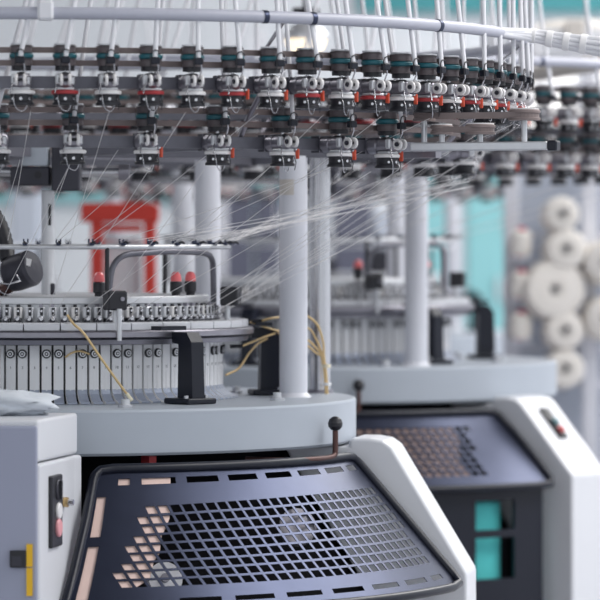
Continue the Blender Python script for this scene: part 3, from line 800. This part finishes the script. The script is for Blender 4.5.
# yarn creel on the right with its cones
CY=5.0; s5=F/(D+CY)
cr=empty('yarn_creel',(pt(560,0,CY).x,CY+.12,0)); tag(cr,'pale yarn creel rack at the right carrying round yarn cones','yarn rack')
cx0=pt(560,0,CY).x
for px in (513,592,640): ob('creel_post',MB().box((pt(px,0,CY).x-cx0,0,1.1),(.062,.05,2.2),'colw',bev=.004),cr)
for py in (235,268,312,350,385): ob('creel_bar',MB().box((.12,.06,pt(0,py,CY).z),(.62,.02,.02),'colw'),cr)
ob('creel_back',MB().box((.12,.16,.95),(.62,.02,1.5),'greybg'),cr)
def cone(px,py,r,label,L=.20,Y=CY,core='core',ax=(.05,-1,.06)):
    q=pt(px,py,Y); r=r/s5
    e=empty('yarn_cone',q); tag(e,label,'yarn cone','yarn cones on the creel')
    M4=V((0,0,1)).rotation_difference(V(ax)).to_matrix().to_4x4()
    if L<.15: ob('creel_shelf',MB().box((q.x-cx0,-.07,q.z-.068),(.09,.14,.010),'colw'),cr)
    ob('yarn_winding',MB().lathe([(.025,L/2),(r*.45,L/2+.002),(r*.86,L/2-.006),(r*.97,L/2-.03),(r,0),(r*1.02,-L/2+.02),(r*.9,-L/2),(.025,-L/2)],'cone',32,M4),e)
    ob('cone_core',MB().lathe([(.010,L/2+.012),(.018,L/2+.012),(.024,-L/2-.012),(.012,-L/2-.012)],core,18,M4,close=True),e,label='crimson cone core' if core=='pinkc' else None)
cone(553,290,31,'largest cream yarn cone on the creel, in the middle of the stack')
cone(564,250,21,'round white yarn cone directly above the largest one on the creel')
cone(563,331,20,'round white yarn cone directly below the largest one on the creel')
cone(563,369,20,'lowest round yarn cone of the creel stack, beside the base plate end')
cone(560,215,18,'topmost pale yarn cone of the creel stack')
for i,(py,w) in enumerate(((242,'upper'),(284,'middle'),(325,'lower'))):
    cone(521,py,11,f'narrow white yarn cone on a crimson core beside the creel post, {w} one',L=.10,core='pinkc',ax=(.05,-.25,1))
for i,(px,py,w) in enumerate(((603,262,'upper'),(604,318,'lower'))): cone(px,py,22,f'pale yarn cone cut off by the right picture edge, {w} one')

# overhead beams at the top right
z0=pt(0,30,4.6).z; z1=pt(0,58,4.6).z
ob_=bx('overhead_beam',MB().box((pt(610,0,4.6).x,4.6,(z0+z1)/2),(1.0,.12,z0-z1),'white',bev=.01),'white overhead beam with lint on top at the upper right','beam')
ob('lint',MB().merge(blob((pt(532,0,4.6).x,4.6,z0),.09,.05,.022,'cone',seed=5)).merge(blob((pt(575,0,4.6).x,4.6,z0),.17,.05,.045,'cone',seed=6)).merge(blob((pt(600,0,4.6).x,4.6,z0),.12,.05,.03,'cone',seed=8)),ob_)
ob('beam_pad',MB().box((pt(575,0,4.52).x,4.52,pt(0,30,4.52).z),(.075,.03,.08),'tan',bev=.004),ob_,label='tan pad on the beam')
bx('air_pipe',MB().tube(spline([pt(495,74,3.6),pt(530,74,3.6),pt(560,70,3.4),pt(600,63,3.2),pt(660,54,3.0)],6),.030,'tan',14),'tan air pipe crossing below the white overhead beam at upper right','pipe')
for px in (588,):
    q=pt(645,0,4.6)
    if px==588: bx('beam_post',MB().box((q.x,4.6,z1/2),(.09,.09,z1),'colw'),'pale post standing under the white overhead beam','post')

# blurred stock further back
for i,(px,w,col,zt,lb) in enumerate(((238,30,'darkbg',1.72,'dark blue-grey steel locker standing behind, just left of the front white column'),(268,26,'darkbg',1.62,'lower dark blue-grey steel locker hidden partly by the front white column'),(352,40,'darkbg',1.70,'wide dark blue-grey steel locker behind the machine at right'),(384,18,'greybg',1.5,'narrow grey-blue steel locker beside the white column of the machine behind'),(28,30,'greybg',1.7,'pale blue steel locker beyond the machine at the far left'),(185,24,'white',1.5,'narrow white steel locker standing between the red frame and the machine behind'))):
    q=pt(px,0,12.0); ss=F/(D+12.0)
    lk=bx('storage_locker',MB().box((q.x,12.0,zt/2),(w/ss,.5,zt),col,bev=.01),lb,'locker')
    ob('locker_door',MB().box((q.x,11.74,zt/2),(w/ss*.86,.02,zt*.9),col,bev=.005),lk)

# ------------------------------------------------------------------ the room
YB=15.0; sB=F/(D+YB)
fl=struct('floor',MB().box((0,2,-.05),(24,36,.1),'floor'))
struct('wall_back',MB().box((0,YB+.1,3.0),(24,.2,6.0),'wall'))
struct('wall_left',MB().box((-9.0,5,3.0),(.2,20,6.0),'wall'))
wr=MB(); XW=8.0
wr.box((XW,5,.55),(.2,20,1.1),'wall'); wr.box((XW,5,5.0),(.2,20,2.0),'wall')
for y in (-5,-1.2,2.6,6.4,10.2,14.5): wr.box((XW,y,2.55),(.2,.7,2.9),'wall')
struct('wall_right',wr)
for i,y in enumerate((-3.1,.7,4.5,8.3,12.35)):
    b=MB(); b.box((XW,y,2.55),(.06,.06,2.9),'white'); b.box((XW,y,2.55),(.06,3.1,.06),'white')
    struct('window_%d'%(i+1),b)
# ceiling, left open on the right for the added roof lamp
c=MB(); Zc=5.6
c.box((-3.4,4,Zc+.1),(13.2,22,.2),'ceil'); c.box((8.6,4,Zc+.1),(3.2,22,.2),'ceil'); c.box((5.1,-6.0,Zc+.1),(3.8,2,.2),'ceil')
struct('ceiling',c)
# teal doors and strips of the back wall
for i,(x0,x1,y0,y1) in enumerate(((416,447,205,372),(466,508,205,372),(236,250,205,300))):
    q0=pt(x0,y1,YB-.03); q1=pt(x1,y0,YB-.03)
    zt=q1.z+.25
    b=MB(); b.box(((q0.x+q1.x)/2,YB-.03,zt/2),(q1.x-q0.x,.05,zt),'tealp',bev=.01); b.box((q1.x-.06,YB-.07,1.0),(.03,.05,.16),'alu')
    struct('door_%d'%(i+1),b)
b=MB(); b.box((pt(520,0,YB).x,YB-.04,pt(0,-11,YB).z),(2.2,.08,.32),'tealdk'); struct('trim_1',b)
b=MB(); q0=pt(508,235,YB-.02); q1=pt(650,62,YB-.02)
b.box(((q0.x+q1.x)/2,YB-.02,(q0.z+q1.z)/2),(q1.x-q0.x,.02,q1.z-q0.z),'lit')  # glowing pane added to imitate the bright haze at upper right
for k in range(5): b.box((q0.x+(q1.x-q0.x)*k/4,YB-.04,(q0.z+q1.z)/2),(.05,.06,q1.z-q0.z),'white')
for z in (q0.z,q0.z*.5+q1.z*.5,q1.z): b.box(((q0.x+q1.x)/2,YB-.045,z),(q1.x-q0.x,.05,.05),'white')
struct('window_6',b)
b=MB(); b.box((-2.0,YB-.04,pt(0,190,YB).z),(5.4,.06,.16),'tealp'); struct('trim_2',b)

# ------------------------------------------------------------------ light
w=bpy.data.worlds.new('World'); SC.world=w; w.use_nodes=True
bg=w.node_tree.nodes['Background']; bg.inputs[0].default_value=(.90,.95,1.0,1); bg.inputs[1].default_value=.80
def area(name,loc,size,energy,rot=(0,0,0),col=(1,1,1)):
    l=bpy.data.lights.new(name,'AREA'); l.shape='RECTANGLE'; l.size,l.size_y=size; l.energy=energy; l.color=col
    o=bpy.data.objects.new(name,l); COL.objects.link(o); o.location=loc; o.rotation_euler=rot; return o
for i,(x,y) in enumerate(((-3,-6),(-4.5,3),(-3,9),(1.8,11),(-6.5,8))):
    area('ceiling_light',(x,y,Zc-.1),(.5,4.0),60)
area('added_roof_light',(5.1,4.5,Zc+.1),(3.6,18),1150,col=(1,.98,.96))  # unseen lamp, added for the glare on the guard's right side
sun=bpy.data.lights.new('sun','SUN'); sun.energy=0.0

# ------------------------------------------------------------------ camera
cam=bpy.data.cameras.new('camera'); co=bpy.data.objects.new('camera',cam); COL.objects.link(co)
co.location=(CX,-D,EYE); co.rotation_euler=(pi/2,0,0)
cam.sensor_width=36; cam.lens=F*36/600; cam.shift_y=-(300-HZ)/600
cam.clip_end=200
cam.dof.use_dof=True; cam.dof.focus_distance=9.75; cam.dof.aperture_fstop=3.0
SC.camera=co
SC.view_settings.view_transform='Standard'; SC.view_settings.look='None'; SC.view_settings.gamma=1; SC.view_settings.use_curve_mapping=False
SC.view_settings.exposure=0.17
